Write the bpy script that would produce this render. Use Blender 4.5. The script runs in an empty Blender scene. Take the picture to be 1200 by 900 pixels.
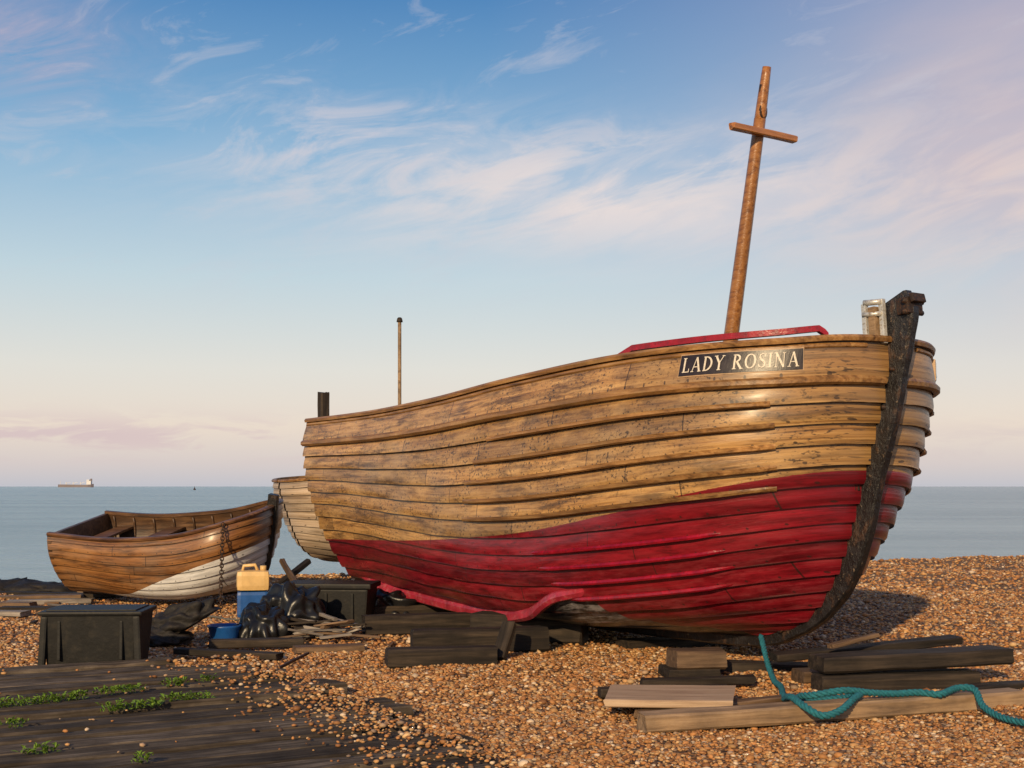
import bpy, bmesh, math, random
import numpy as np
from mathutils import Vector, Matrix, noise
random.seed(7); rng=np.random.default_rng(7)
scene=bpy.context.scene
COL=scene.collection

# ------------------------------------------------------------------ helpers
class NT:
    def __init__(s,nt): s.t=nt; s.t.nodes.clear()
    def n(s,ty,**p):
        nd=s.t.nodes.new(ty)
        for k,v in p.items(): setattr(nd,k,v)
        return nd
    def set(s,sock,v):
        if v is None: return
        if isinstance(v,bpy.types.NodeSocket): s.t.links.new(v,sock)
        elif isinstance(v,(tuple,list)) and len(v)==3 and sock.type=='RGBA': sock.default_value=(*v,1)
        else: sock.default_value=v
    def m(s,op,a,b=None,c=None,clamp=False):
        nd=s.n('ShaderNodeMath',operation=op,use_clamp=clamp)
        s.set(nd.inputs[0],a); s.set(nd.inputs[1],b); s.set(nd.inputs[2],c)
        return nd.outputs[0]
    def mix(s,f,a,b,blend='MIX'):
        nd=s.n('ShaderNodeMix',data_type='RGBA',blend_type=blend)
        s.set(nd.inputs[0],f); s.set(nd.inputs[6],a); s.set(nd.inputs[7],b)
        return nd.outputs[2]
    def noise(s,vec,scale,detail=4,rough=.55,dist=0):
        nd=s.n('ShaderNodeTexNoise')
        s.set(nd.inputs['Vector'],vec); nd.inputs['Scale'].default_value=scale
        nd.inputs['Detail'].default_value=detail; nd.inputs['Roughness'].default_value=rough
        nd.inputs['Distortion'].default_value=dist
        return nd.outputs[0]
    def ramp(s,f,stops):
        nd=s.n('ShaderNodeValToRGB'); cr=nd.color_ramp
        while len(cr.elements)<len(stops): cr.elements.new(.5)
        for e,(p,c) in zip(cr.elements,stops):
            e.position=p; e.color=(*c,1) if len(c)==3 else c
        s.set(nd.inputs[0],f); return nd.outputs[0]
    def step(s,x,lo,hi):
        nd=s.n('ShaderNodeMapRange',clamp=True)
        s.set(nd.inputs[0],x); nd.inputs[1].default_value=lo; nd.inputs[2].default_value=hi
        return nd.outputs[0]
    def comb(s,x,y,z):
        nd=s.n('ShaderNodeCombineXYZ'); s.set(nd.inputs[0],x); s.set(nd.inputs[1],y); s.set(nd.inputs[2],z); return nd.outputs[0]
    def sep(s,v):
        nd=s.n('ShaderNodeSeparateXYZ'); s.set(nd.inputs[0],v); return nd.outputs
    def vmul(s,v,k):
        nd=s.n('ShaderNodeVectorMath',operation='MULTIPLY'); s.set(nd.inputs[0],v); nd.inputs[1].default_value=k; return nd.outputs[0]
    def vadd(s,v,k):
        nd=s.n('ShaderNodeVectorMath',operation='ADD'); s.set(nd.inputs[0],v); s.set(nd.inputs[1],k); return nd.outputs[0]
    def attr(s,name,out='Fac'):
        nd=s.n('ShaderNodeAttribute',attribute_name=name); return nd.outputs[out]
    def bump(s,h,strength=.3,dist=.01):
        nd=s.n('ShaderNodeBump'); s.set(nd.inputs['Height'],h); nd.inputs['Strength'].default_value=strength; nd.inputs['Distance'].default_value=dist
        return nd.outputs[0]
    def out(s,color,rough=.6,normal=None,metal=0,spec=None,coat=None):
        b=s.n('ShaderNodeBsdfPrincipled'); o=s.n('ShaderNodeOutputMaterial')
        s.set(b.inputs['Base Color'],color); s.set(b.inputs['Roughness'],rough); s.set(b.inputs['Metallic'],metal)
        if normal is not None: s.set(b.inputs['Normal'],normal)
        if spec is not None: s.set(b.inputs['Specular IOR Level'],spec)
        if coat is not None: s.set(b.inputs['Coat Weight'],coat); b.inputs['Coat Roughness'].default_value=.25
        s.t.links.new(b.outputs[0],o.inputs[0]); return b

def mat(name):
    m=bpy.data.materials.new(name); m.use_nodes=True; return m,NT(m.node_tree)

def wood_mat(name,dark,mid,light,rough=.6,grain=26,stain=.5,coat=None,spec=None,pat=None,var=.5):
    m,n=mat(name)
    tc=n.n('ShaderNodeTexCoord').outputs['Object']; oi=n.n('ShaderNodeObjectInfo').outputs['Random']
    off=n.m('MULTIPLY',oi,37.0)
    v=n.vadd(n.vmul(tc,(1.6,grain,grain)),n.comb(off,off,off))
    g=n.noise(v,1.0,5,.65,.4)
    c=n.ramp(g,[(.3,dark),(.5,mid),(.72,light)])
    big=n.noise(n.vadd(tc,n.comb(off,0,0)),3.5,4,.6)
    k=n.step(big,.35,.65)
    c=n.mix(n.m('MULTIPLY',n.m('SUBTRACT',1.0,k),stain),c,tuple(x*.35 for x in dark))
    if pat: c=n.mix(n.m('MULTIPLY',n.step(n.noise(n.vadd(n.vmul(tc,(1,2.5,1)),n.comb(off,3,0)),5,5,.7),.5,.68),.7),c,pat)
    br=n.m('ADD',1.0-var/2,n.m('MULTIPLY',oi,var))
    c=n.mix(1.0,c,n.comb(br,br,br),'MULTIPLY')
    n.out(c,rough,n.bump(g,.6,.008),coat=coat,spec=spec); return m

def plain_mat(name,col,rough=.5,var=.25,scale=8,bump=.1,metal=0,dirt=None,spec=None):
    m,n=mat(name)
    tc=n.n('ShaderNodeTexCoord').outputs['Object']
    g=n.noise(tc,scale,5,.6)
    c=n.mix(n.step(g,.3,.7),tuple(x*(1-var) for x in col),tuple(min(1,x*(1+var)) for x in col))
    if dirt: c=n.mix(n.step(n.noise(tc,scale*2.3,5,.65),.52,.66),c,dirt)
    n.out(c,n.m('ADD',rough-.08,n.m('MULTIPLY',g,.16)),n.bump(n.noise(tc,scale*6,3),bump,.01),metal,spec=spec); return m

def obj(name,verts,faces,m,parent=None,smooth=False,matrix=None):
    me=bpy.data.meshes.new(name); me.from_pydata([tuple(v) for v in verts],[],faces); me.update()
    if m: me.materials.append(m)
    if smooth: me.polygons.foreach_set('use_smooth',[True]*len(me.polygons))
    o=bpy.data.objects.new(name,me); COL.objects.link(o)
    if parent: o.parent=parent
    if matrix is not None: o.matrix_local=matrix
    return o
def empty(name,loc=(0,0,0),rotz=0):
    e=bpy.data.objects.new(name,None); e.empty_display_size=.3; COL.objects.link(e); e.location=loc; e.rotation_euler=(0,0,rotz); return e
def renorm(o):
    bm=bmesh.new(); bm.from_mesh(o.data); bmesh.ops.recalc_face_normals(bm,faces=bm.faces); bm.to_mesh(o.data); bm.free()

def box(name,size,loc,m,parent=None,rot=(0,0,0),bevel=.008,taper=1.0):
    bm=bmesh.new(); bmesh.ops.create_cube(bm,size=1)
    for v in bm.verts:
        k=taper if v.co.z<0 else 1
        v.co=Vector((v.co.x*size[0]*k,v.co.y*size[1]*k,v.co.z*size[2]))
    if bevel: bmesh.ops.bevel(bm,geom=bm.edges[:],offset=bevel,segments=2,affect='EDGES',profile=.7)
    me=bpy.data.meshes.new(name); bm.to_mesh(me); bm.free(); me.materials.append(m)
    o=bpy.data.objects.new(name,me); COL.objects.link(o); o.location=loc; o.rotation_euler=rot
    if parent: o.parent=parent
    return o

def plank(name,p0,p1,w,h,m,parent=None,roll=0,rough=.006,seed=0,seglen=.12):
    p0=Vector(p0);p1=Vector(p1);L=(p1-p0).length; nseg=max(4,int(L/seglen))
    verts=[];faces=[]
    r=random.Random(seed+int(L*1000)+int(p0.x*77)); c=min(w,h)*.14
    prof=[(-w/2,-h/2+c),(-w/2+c,-h/2),(w/2-c,-h/2),(w/2,-h/2+c),(w/2,h/2-c),(w/2-c,h/2),(-w/2+c,h/2),(-w/2,h/2-c)]
    skew0=r.uniform(-.3,.3)*w; skew1=r.uniform(-.3,.3)*w; so=r.uniform(0,50)
    for i in range(nseg+1):
        x=L*i/nseg; bend=.004*math.sin(x*2+so)
        for (a,b) in prof:
            xx=x
            if i==0: xx+=skew0*a/w*.3+r.uniform(-.01,.01)
            if i==nseg: xx+=skew1*a/w*.3+r.uniform(-.012,.012)
            nz=noise.noise_vector(Vector((x*4.5+so,a*14,b*14)))
            verts.append((xx,a+nz.y*rough*1.5+bend,b+nz.z*rough))
    for i in range(nseg):
        for j in range(8):
            k=(j+1)%8; faces.append((i*8+j,i*8+k,(i+1)*8+k,(i+1)*8+j))
    faces.append(tuple(range(7,-1,-1))); faces.append(tuple(nseg*8+j for j in range(8)))
    d=(p1-p0).normalized(); up=Vector((0,0,1))
    if abs(d.z)>.95: up=Vector((0,1,0))
    y=up.cross(d).normalized(); z=d.cross(y)
    M=Matrix((d,y,z)).transposed().to_4x4(); M.translation=p0
    M=M@Matrix.Rotation(roll,4,'X')
    return obj(name,verts,faces,m,parent,False,M)

def crom(pts,n=8):
    P=[Vector(p) for p in pts]; P=[P[0]*2-P[1]]+P+[P[-1]*2-P[-2]]; out=[]
    for i in range(1,len(P)-2):
        for k in range(n):
            t=k/n; a,b,c,d=P[i-1],P[i],P[i+1],P[i+2]
            out.append(.5*((2*b)+(c-a)*t+(2*a-5*b+4*c-d)*t*t+(3*b-a-3*c+d)*t**3))
    out.append(P[-2]); return out

def tube_data(path,rad,nseg=8,closed=False,V=None,F=None):
    V=[] if V is None else V; F=[] if F is None else F
    base=len(V); n=len(path)
    prev=None
    for i,p in enumerate(path):
        a=path[(i-1)%n] if closed or i>0 else path[0]; b=path[(i+1)%n] if closed or i<n-1 else path[-1]
        t=(Vector(b)-Vector(a)).normalized()
        if prev is None:
            u=t.orthogonal().normalized()
        else: u=(prev-t*prev.dot(t)).normalized()
        prev=u; w=t.cross(u); r=rad(i/(n-1)) if callable(rad) else rad
        for j in range(nseg):
            an=2*math.pi*j/nseg; V.append(Vector(p)+u*math.cos(an)*r+w*math.sin(an)*r)
    rows=n if closed else n-1
    for i in range(rows):
        for j in range(nseg):
            k=(j+1)%nseg; i2=(i+1)%n
            F.append((base+i*nseg+j,base+i*nseg+k,base+i2*nseg+k,base+i2*nseg+j))
    if not closed:
        F.append(tuple(base+j for j in range(nseg-1,-1,-1))); F.append(tuple(base+(n-1)*nseg+j for j in range(nseg)))
    return V,F
def tube(name,path,rad,m,parent=None,nseg=10,closed=False):
    V,F=tube_data(path,rad,nseg,closed); return obj(name,V,F,m,parent,True)

def gz(x,y):
    x=np.asarray(x,float); y=np.asarray(y,float)
    b=.022*np.sin(1.3*x+.5*y)*np.sin(.9*y-.4*x+1)+.012*np.sin(3.1*x+2.2*y+.6)*np.sin(2.7*y-1.9*x)+.009*np.sin(7.1*x-3*y)*np.sin(6.3*y+2*x+2)
    b=b+.05*np.sin(.9*x+1.1)*np.sin(.7*y+.3*x)*np.clip((y-12)/4,0,1)
    yc=np.clip(20.2+.42*x,16.0,24.0)
    d=np.maximum(0,y-yc)
    return b-np.minimum(d*.13,4.0)

# ------------------------------------------------------------------ materials
W_TAN=wood_mat('weathered_pale_wood',(.12,.075,.042),(.30,.19,.10),(.46,.31,.18),.7)
W_PALE=wood_mat('pale_plywood',(.28,.17,.10),(.46,.31,.19),(.60,.44,.29),.7,stain=.12,var=.1)
W_DARK=wood_mat('dark_timber',(.012,.009,.007),(.034,.025,.018),(.085,.060,.040),.75,spec=.25)
W_BOARD=wood_mat('boardwalk_timber',(.035,.026,.019),(.105,.080,.058),(.22,.175,.13),.9,grain=36,stain=.65,spec=.12,pat=(.045,.034,.025),var=.8)
W_BROWN=wood_mat('brown_timber',(.05,.028,.014),(.14,.08,.04),(.26,.16,.085),.7)
W_MAST=wood_mat('mast_wood',(.15,.050,.012),(.38,.150,.036),(.52,.24,.07),.35,grain=30,stain=.25,coat=.3)
W_GREY=wood_mat('driftwood_grey',(.09,.08,.07),(.24,.20,.165),(.40,.35,.29),.8)
BLK=plain_mat('black_plastic',(.010,.0095,.009),.55,.3,6,.15,dirt=(.022,.019,.015),spec=.25)
BAG=plain_mat('black_polythene',(.008,.008,.009),.34,.3,6,.2,spec=.4)
IRON=plain_mat('rusty_iron',(.045,.030,.024),.6,.4,30,.3,.5,dirt=(.14,.055,.022))
GALV=plain_mat('galvanised_metal',(.60,.59,.55),.4,.2,20,.1,.4,dirt=(.34,.27,.19))
BLUEP=plain_mat('blue_plastic',(.008,.075,.27),.4,.2,9)
YELP=plain_mat('cream_plastic',(.66,.43,.17),.42,.15,9)
REDP=plain_mat('red_gloss_paint',(.27,.005,.016),.25,.35,12,.15,dirt=(.16,.008,.016))
REDF=plain_mat('faded_red_paint',(.34,.022,.040),.35,.35,9,.2,dirt=(.40,.09,.10))
TEAL=plain_mat('teal_rope_fibre',(.010,.13,.16),.8,.35,60,.3)

def stem_mat():
    m,n=mat('worn_black_stem_paint'); tc=n.n('ShaderNodeTexCoord').outputs['Object']
    g=n.noise(n.vmul(tc,(1,1,.45)),11,7,.7); g2=n.noise(n.vmul(tc,(1,1,.6)),34,5,.7)
    c=n.mix(n.step(g,.54,.62),(.010,.008,.008),(.060,.031,.018))
    c=n.mix(n.step(g2,.63,.70),c,(.22,.155,.10))
    c=n.mix(n.step(n.noise(tc,6,3),.56,.64),c,(.020,.017,.018))
    n.out(c,.38,n.bump(n.m('ADD',g,g2),.8,.013)); return m
STEM=stem_mat()

def hull_mat(name,wd,wm,wl,paint,under,rough=.5,spots=True,coat=.25):
    m,n=mat(name)
    uv=n.attr('huv','Vector'); o=n.sep(uv); rnd=n.attr('rnd'); lap=n.attr('lap'); pz=n.attr('paint'); un=n.attr('under')
    ro=n.m('MULTIPLY',rnd,50)
    v=n.comb(n.m('ADD',n.m('MULTIPLY',o[0],1.7),ro),n.m('MULTIPLY',o[1],46),ro)
    g=n.noise(v,1,5,.68,.5)
    c=n.ramp(g,[(.30,wd),(.46,wm),(.68,wl)])
    seg=n.m('ADD',n.m('DIVIDE',o[0],2.3),n.m('MULTIPLY',rnd,7.3))
    wn=n.n('ShaderNodeTexWhiteNoise',noise_dimensions='2D'); n.set(wn.inputs['Vector'],n.comb(n.m('FLOOR',seg),ro,0))
    br=n.m('ADD',.66,n.m('MULTIPLY',wn.outputs[0],.58))
    c=n.mix(1,c,n.comb(br,n.m('MULTIPLY',br,.98),n.m('MULTIPLY',br,.93)),'MULTIPLY')
    fr=n.m('ABSOLUTE',n.m('SUBTRACT',n.m('FRACT',seg),.5)); joint=n.m('LESS_THAN',n.m('SUBTRACT',.5,fr),.0018)
    mo=n.noise(n.comb(n.m('MULTIPLY',o[0],1.5),n.m('MULTIPLY',o[1],9),ro),1.6,6,.70,.3)
    c=n.mix(n.m('MULTIPLY',n.step(mo,.48,.64),.76),c,tuple(x*.5 for x in wd))
    mo2=n.noise(n.comb(o[0],n.m('MULTIPLY',o[1],3.0),3.3),1.7,4,.65)
    c=n.mix(n.m('MULTIPLY',n.step(mo2,.48,.66),.55),c,tuple(min(1,x*1.2) for x in wl))
    mo3=n.noise(n.comb(o[0],n.m('MULTIPLY',o[1],1.4),7.7),1.1,4,.6)
    c=n.mix(n.m('MULTIPLY',n.step(mo3,.50,.64),.38),c,(.20,.15,.105))
    if spots:
        sp=n.noise(n.comb(o[0],n.m('MULTIPLY',o[1],1.3),ro),42,3,.6); sm=n.step(n.noise(n.comb(o[0],o[1],2),2.5,3,.5),.38,.58)
        c=n.mix(n.m('MULTIPLY',n.m('MULTIPLY',n.step(sp,.55,.64),sm),.85),c,(.028,.018,.012))
    pe=n.m('ADD',pz,n.m('MULTIPLY',n.m('SUBTRACT',sp if spots else mo,.5),.012))
    pf=n.m('LESS_THAN',pe,0.0)
    p1=n.noise(n.comb(n.m('MULTIPLY',o[0],2),n.m('MULTIPLY',o[1],12),ro),1.7,5,.65)
    lo_=.45 if spots else .7
    pc=n.mix(n.step(p1,.35,.68),tuple(x*lo_ for x in paint),tuple(min(1,x*1.15+.006) for x in paint))
    pb=n.m('ADD',.68,n.m('MULTIPLY',rnd,.5))
    if spots: pc=n.mix(1,pc,n.comb(pb,pb,pb),'MULTIPLY')
    sc_=n.noise(n.comb(n.m('MULTIPLY',o[0],1.2),n.m('MULTIPLY',o[1],5),5),3.2,6,.75)
    pc=n.mix(n.m('MULTIPLY',n.step(sc_,.56,.64),.7 if spots else .4),pc,tuple(x*.22+.004 for x in paint))
    fade=n.m('MULTIPLY',n.step(pz,-.22,-.55),n.step(sc_,.52,.40))
    pc=n.mix(n.m('MULTIPLY',fade,.40),pc,tuple(min(1,x*1.1+.05) for x in paint))
    c=n.mix(pf,c,pc)
    uc=n.mix(n.step(n.m('ABSOLUTE',n.m('SUBTRACT',o[0],5.28)),.50,.25),under,(.24,.22,.22))
    uc=n.mix(n.step(sc_,.42,.56),uc,under)
    c=n.mix(n.m('LESS_THAN',un,0.0),c,uc)
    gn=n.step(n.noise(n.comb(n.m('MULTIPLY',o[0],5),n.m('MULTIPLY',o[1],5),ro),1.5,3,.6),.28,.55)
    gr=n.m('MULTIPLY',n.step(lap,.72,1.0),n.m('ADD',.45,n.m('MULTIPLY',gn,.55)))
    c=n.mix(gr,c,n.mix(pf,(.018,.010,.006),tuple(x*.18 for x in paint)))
    lit_wear=n.m('MULTIPLY',n.step(lap,.10,.02),n.m('SUBTRACT',1.0,gn))  # lower lap edges lightened: caught light painted into the colour with patchy wear
    c=n.mix(n.m('MULTIPLY',lit_wear,.6),c,n.mix(pf,tuple(min(1,x*1.35) for x in wl),tuple(min(1,x*1.1+.05) for x in paint)))
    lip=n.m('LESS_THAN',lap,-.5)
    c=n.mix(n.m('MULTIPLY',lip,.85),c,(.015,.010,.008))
    c=n.mix(n.m('MULTIPLY',joint,.8),c,(.015,.01,.008))
    fx=n.m('MULTIPLY',n.m('SUBTRACT',n.m('FRACT',n.m('DIVIDE',o[0],.17)),.5),.17)
    fy=n.m('MULTIPLY',n.m('SUBTRACT',lap,.16),.12)
    rv=n.m('LESS_THAN',n.m('ADD',n.m('MULTIPLY',fx,fx),n.m('MULTIPLY',fy,fy)),.00005)
    c=n.mix(n.m('MULTIPLY',rv,.75),c,(.02,.014,.012))
    h=n.m('ADD',n.m('MULTIPLY',g,.6),n.m('MULTIPLY',mo,.6))
    rr=n.m('ADD',n.m('MULTIPLY',mo,.35),rough-.16)
    n.out(c,n.m('SUBTRACT',rr,n.m('MULTIPLY',pf,.12)),n.bump(h,.6,.008),coat=coat); return m

# ------------------------------------------------------------------ hull generator
def smtab(tab,n=240):
    xs=np.array([t[0] for t in tab],float); ys=np.array([t[1] for t in tab],float)
    d=np.diff(ys)/np.diff(xs); m=np.empty(len(xs)); m[0]=d[0]; m[-1]=d[-1]
    for i in range(1,len(xs)-1): m[i]=0 if d[i-1]*d[i]<=0 else 2*d[i-1]*d[i]/(d[i-1]+d[i])
    X=np.linspace(xs[0],xs[-1],n); Y=np.empty(n)
    for i,x in enumerate(X):
        k=min(max(np.searchsorted(xs,x)-1,0),len(xs)-2); h=xs[k+1]-xs[k]; t=(x-xs[k])/h
        Y[i]=(2*t**3-3*t*t+1)*ys[k]+(t**3-2*t*t+t)*h*m[k]+(-2*t**3+3*t*t)*ys[k+1]+(t**3-t*t)*h*m[k+1]
    return lambda q: float(np.interp(q,X,Y))
def sst(x): x=min(max(x,0),1); return x*x*(3-2*x)
TM=[0,.1,.2,.3,.4,.5,.6,.7,.8,.88,1]
class Hull:
    def __init__(s,L,zb,sheer,sl=1,sb=1,r0=.035):
        s.L=L; s.zb=zb; s.sb=sb; s.r0=r0; s.sl=sl
        s.sheer=smtab(sheer)
        rs=[(0,1.22),(.1,.87),(.2,.67),(.35,.49),(.5,.385),(.7,.245),(.88,.13),(1,.10)]
        rz=[(0,.045),(.1,.105),(.2,.19),(.35,.335),(.5,.478),(.7,.69),(.88,.88),(1,1)]
        s.rs=smtab([(a,b*sl) for a,b in rs]); s.rz=smtab(rz)
        s.a=smtab([(0,2.4*sl),(.2,2.15*sl),(.35,1.85*sl),(.5,1.60*sl),(.7,1.48*sl),(.85,1.56*sl),(1,1.74*sl)])
        s.n=smtab([(0,1.5),(.2,1.75),(.35,2.0),(.5,2.15),(.7,2.3),(1,2.3)])
        s.bm=smtab(list(zip(TM,[.05,.47,.80,.98,1.08,1.145,1.19,1.22,1.235,1.225,1.18])))
        s.zm=smtab(list(zip(TM,[0.01,.025,.065,.145,.245,.352,.475,.605,.745,.865,1])))
        s.bs=smtab(list(zip(TM,[.05,.22,.42,.60,.76,.87,.95,1.01,1.04,1.045,1.02])))
        s.zs=smtab(list(zip(TM,[0.01,.035,.09,.19,.32,.437,.56,.67,.78,.875,1])))
    def raw(s,x,t):
        sr=s.rs(t); q=min(max((x-sr)/s.a(t),0),1); n=s.n(t)
        E=(1-(1-q)**n)**(1/n)
        w=1-(1-min(max((x-sr)/(2.7*s.sl),0),1))**1.7
        w2=sst((x/s.L-.45)/.55)
        bb=s.bm(t)*(1-w2)+s.bs(t)*w2; zz=s.zm(t)*(1-w2)+s.zs(t)*w2
        ze=s.rz(t)*(1-w)+zz*w
        return np.array([x,s.r0+(bb*s.sb-s.r0)*E,s.zb+(s.sheer(x)-s.zb)*ze])
    def nrm(s,x,t):
        e=.004; x0=max(x,s.rs(t)+.006); t1=min(t+.01,1); t0=max(t-.01,0)
        ds=s.raw(x0+e,t)-s.raw(x0,t); dt=s.raw(max(x0,s.rs(t0)+.001),t1)-s.raw(max(x0,s.rs(t0)+.001),t0)
        v=np.cross(dt,ds); l=np.linalg.norm(v); return v/l if l>1e-9 else np.array([0,1,0])
    def P(s,x,t,off=0,side=1):
        p=s.raw(x,t)
        if off: p=p+s.nrm(x,t)*off
        return Vector((p[0],p[1]*side,p[2]))

def build_hull(H,parent,bounds,m,m_in,m_rail,ncol=84,T=.022,zred=None,und=None,railw=.07,railh=.035,m_tr=None):
    V=[];F=[];huv=[];lap=[];rnd=[];pt=[];un=[]
    for side in (1,-1):
        for j in range(len(bounds)-1):
            t0,t1=bounds[j],bounds[j+1]; te=min(t1+.006,1); r=rng.random()
            rows=[(t0,-.006,-1),(t0,T,-1),(t0,T,0),(t0*.78+te*.22,T*1.0,.22),(t0*.5+te*.5,T*.70,.5),(te,T*.08,1)]
            base=len(V)
            for (t,off,lp) in rows:
                sr=H.rs(t)
                for c in range(ncol):
                    x=sr+(H.L-sr)*(c/(ncol-1))**2
                    wv=.004*math.sin(x*3.1+j*2.3)+.003*math.sin(x*7.3+j)
                    p=H.P(x,t,off+(wv*T/.024 if lp==0 else 0),side); V.append(p)
                    huv.append((x+side*3.1,t*2.3*H.sb,0)); lap.append(lp); rnd.append(r)
                    pt.append(p.z-zred(x) if zred else 1.0); un.append(t-und(x) if und else 1.0)
            for k in (0,2,3,4):
                for c in range(ncol-1):
                    a=base+k*ncol+c; b=a+1; d=base+(k+1)*ncol+c; e=d+1
                    F.append((a,b,e,d) if side==-1 else (a,d,e,b))
    o=obj('clinker_planking',V,F,m,parent,True)
    me=o.data
    a=me.attributes.new('huv','FLOAT_VECTOR','POINT'); a.data.foreach_set('vector',np.array(huv,dtype=np.float32).ravel())
    for nm,arr in (('lap',lap),('rnd',rnd),('paint',pt),('under',un)):
        a=me.attributes.new(nm,'FLOAT','POINT'); a.data.foreach_set('value',np.array(arr,dtype=np.float32))
    V=[];F=[]; nt=16; nc=44
    for side in (1,-1):
        base=len(V)
        for i in range(nt):
            t=i/(nt-1); sr=H.rs(t)
            for c in range(nc):
                x=sr+(H.L-sr)*(c/(nc-1))**2; p=H.P(x,t,-.02,side)
                if p.y*side<.004: p.y=.004*side
                V.append(p)
        for i in range(nt-1):
            for c in range(nc-1):
                a=base+i*nc+c; q=(a,a+1,a+nc+1,a+nc); F.append(q if side==1 else q[::-1])
    obj('inner_lining',V,F,m_in,parent,True)
    ts=[i/20 for i in range(21)]
    ring=[H.P(H.L,t,.012,1) for t in ts]+[H.P(H.L,t,.012,-1) for t in ts[::-1]]
    k=len(ring); V=[v+Vector((.004,0,0)) for v in ring]+[v-Vector((.045,0,0)) for v in ring]
    F=[tuple(range(k)),tuple(range(2*k-1,k-1,-1))]+[(i,i+k,(i+1)%k+k,(i+1)%k) for i in range(k)]
    obj('transom',V,F,m_tr or m_in,parent)
    for side in (1,-1):
        V=[];F=[];nn=70
        for c in range(nn):
            x=H.rs(1)+(H.L-H.rs(1))*(c/(nn-1))**2
            p=H.P(x,1,0,side); nv=H.nrm(x,1); nv=Vector((nv[0],nv[1]*side,0)).normalized()
            for (a,b) in ((-railw*.6,-.006),(railw*.4+.008,-.006),(railw*.4+.014,railh*.5),(railw*.4,railh),(-railw*.6,railh)):
                q=p+nv*a+Vector((0,0,b))
                if q.y*side<.002: q.y=.002*side
                V.append(q)
        for c in range(nn-1):
            for k in range(5):
                k2=(k+1)%5; q=(c*5+k,c*5+k2,(c+1)*5+k2,(c+1)*5+k); F.append(q if side==-1 else q[::-1])
        F.append((0,1,2,3,4)); F.append(tuple((nn-1)*5+k for k in (4,3,2,1,0)))
        obj('gunwale_capping',V,F,m_rail,parent)
    return o

def strip(name,H,parent,m,pts,w,d,off,side,n=60,taper=True):
    f=smtab(pts) ; s0,s1=pts[0][0],pts[-1][0]; V=[];F=[]
    for i in range(n):
        q=i/(n-1); x=s0+(s1-s0)*(q**1.5 if s0<.5 else q); t=f(x)
        p=H.P(x,t,off,side); nv=H.nrm(x,t); nv=Vector((nv[0],nv[1]*side,nv[2]))
        ta=(H.P(x+.02,f(min(x+.02,s1)),off,side)-H.P(x-.0,t,off,side)).normalized()
        up=ta.cross(nv)*(-1 if side==1 else 1)
        if up.z<0: up=-up
        k=1
        if taper: k=min(1,.25+min(q,1-q)*n*.12)
        for (a,b) in ((-.5,0),(-.5,.55),(-.22,1),(.22,1),(.5,.55),(.5,0)):
            V.append(p+up*(a*w)+nv*(b*d*k))
    for i in range(n-1):
        for k in range(6):
            k2=(k+1)%6; F.append((i*6+k,i*6+k2,(i+1)*6+k2,(i+1)*6+k))
    F.append((5,4,3,2,1,0)); F.append(tuple((n-1)*6+k for k in range(6)))
    o=obj(name,V,F,m,parent); renorm(o); return o

def stem_keel(H,parent,m,front,depth=.19,hw0=.038,hw1=.055,grow=0):
    P=crom([(a,0,b) for a,b in front],6); V=[];F=[]
    for i,p in enumerate(P):
        a=P[max(i-1,0)];b=P[min(i+1,len(P)-1)]; t=(b-a).normalized(); nn=Vector((-t.z,0,t.x))
        if i and nn.dot(pn)<0: nn=-nn
        if i==0 and nn.x<0: nn=-nn
        pn=nn
        jit=noise.noise(p*6)*.009
        dp=depth+grow*max(0,1-abs(p.z-.5)/.5)
        V+= [p+Vector((0,hw0,0))+nn*(.012+jit),p+Vector((0,hw0*.6,0))+nn*jit,p+Vector((0,-hw0*.6,0))+nn*jit,p+Vector((0,-hw0,0))+nn*(.012+jit),p+nn*dp+Vector((0,-hw1,0)),p+nn*dp+Vector((0,hw1,0))]
    n=len(P)
    for i in range(n-1):
        for k in range(6):
            k2=(k+1)%6; F.append((i*6+k,i*6+k2,(i+1)*6+k2,(i+1)*6+k))
    F.append((5,4,3,2,1,0)); F.append(tuple((n-1)*6+k for k in range(6)))
    o=obj('stem_and_keel',V,F,m,parent); renorm(o)

# ------------------------------------------------------------------ main fishing boat
ROT=math.atan2(.819,-.574)
boat=empty('wooden_fishing_boat',(2.61,8.5,0),ROT)
H=Hull(6.85,.14,[(-.2,2.31),(.12,2.285),(.42,2.255),(.95,2.24),(1.76,2.215),(2.81,2.155),(4.17,2.055),(5.5,2.01),(6.9,2.0)])
zred=smtab([(-.2,1.56),(.25,1.44),(.97,1.27),(1.6,1.13),(3,.93),(4.8,.82),(6.9,.755)])
railT=smtab([(0,-.4),(1.15,-.05),(1.6,.10),(1.95,.17),(2.2,.30),(2.45,.31),(3.0,.235),(3.9,.185),(5.2,.19),(6.9,.25)])
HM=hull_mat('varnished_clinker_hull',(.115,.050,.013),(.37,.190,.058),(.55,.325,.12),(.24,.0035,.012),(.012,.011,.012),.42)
HRAIL=wood_mat('gunwale_varnished',(.11,.050,.015),(.34,.165,.052),(.52,.30,.11),.42)
HIN=wood_mat('boat_inner_wood',(.030,.015,.008),(.095,.046,.020),(.18,.095,.042),.5)
nb=15; bounds=[.88*i/nb for i in range(nb+1)]+[1.0]
build_hull(H,boat,bounds,HM,HIN,HRAIL,ncol=90,T=.036,zred=zred,und=railT)
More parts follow.
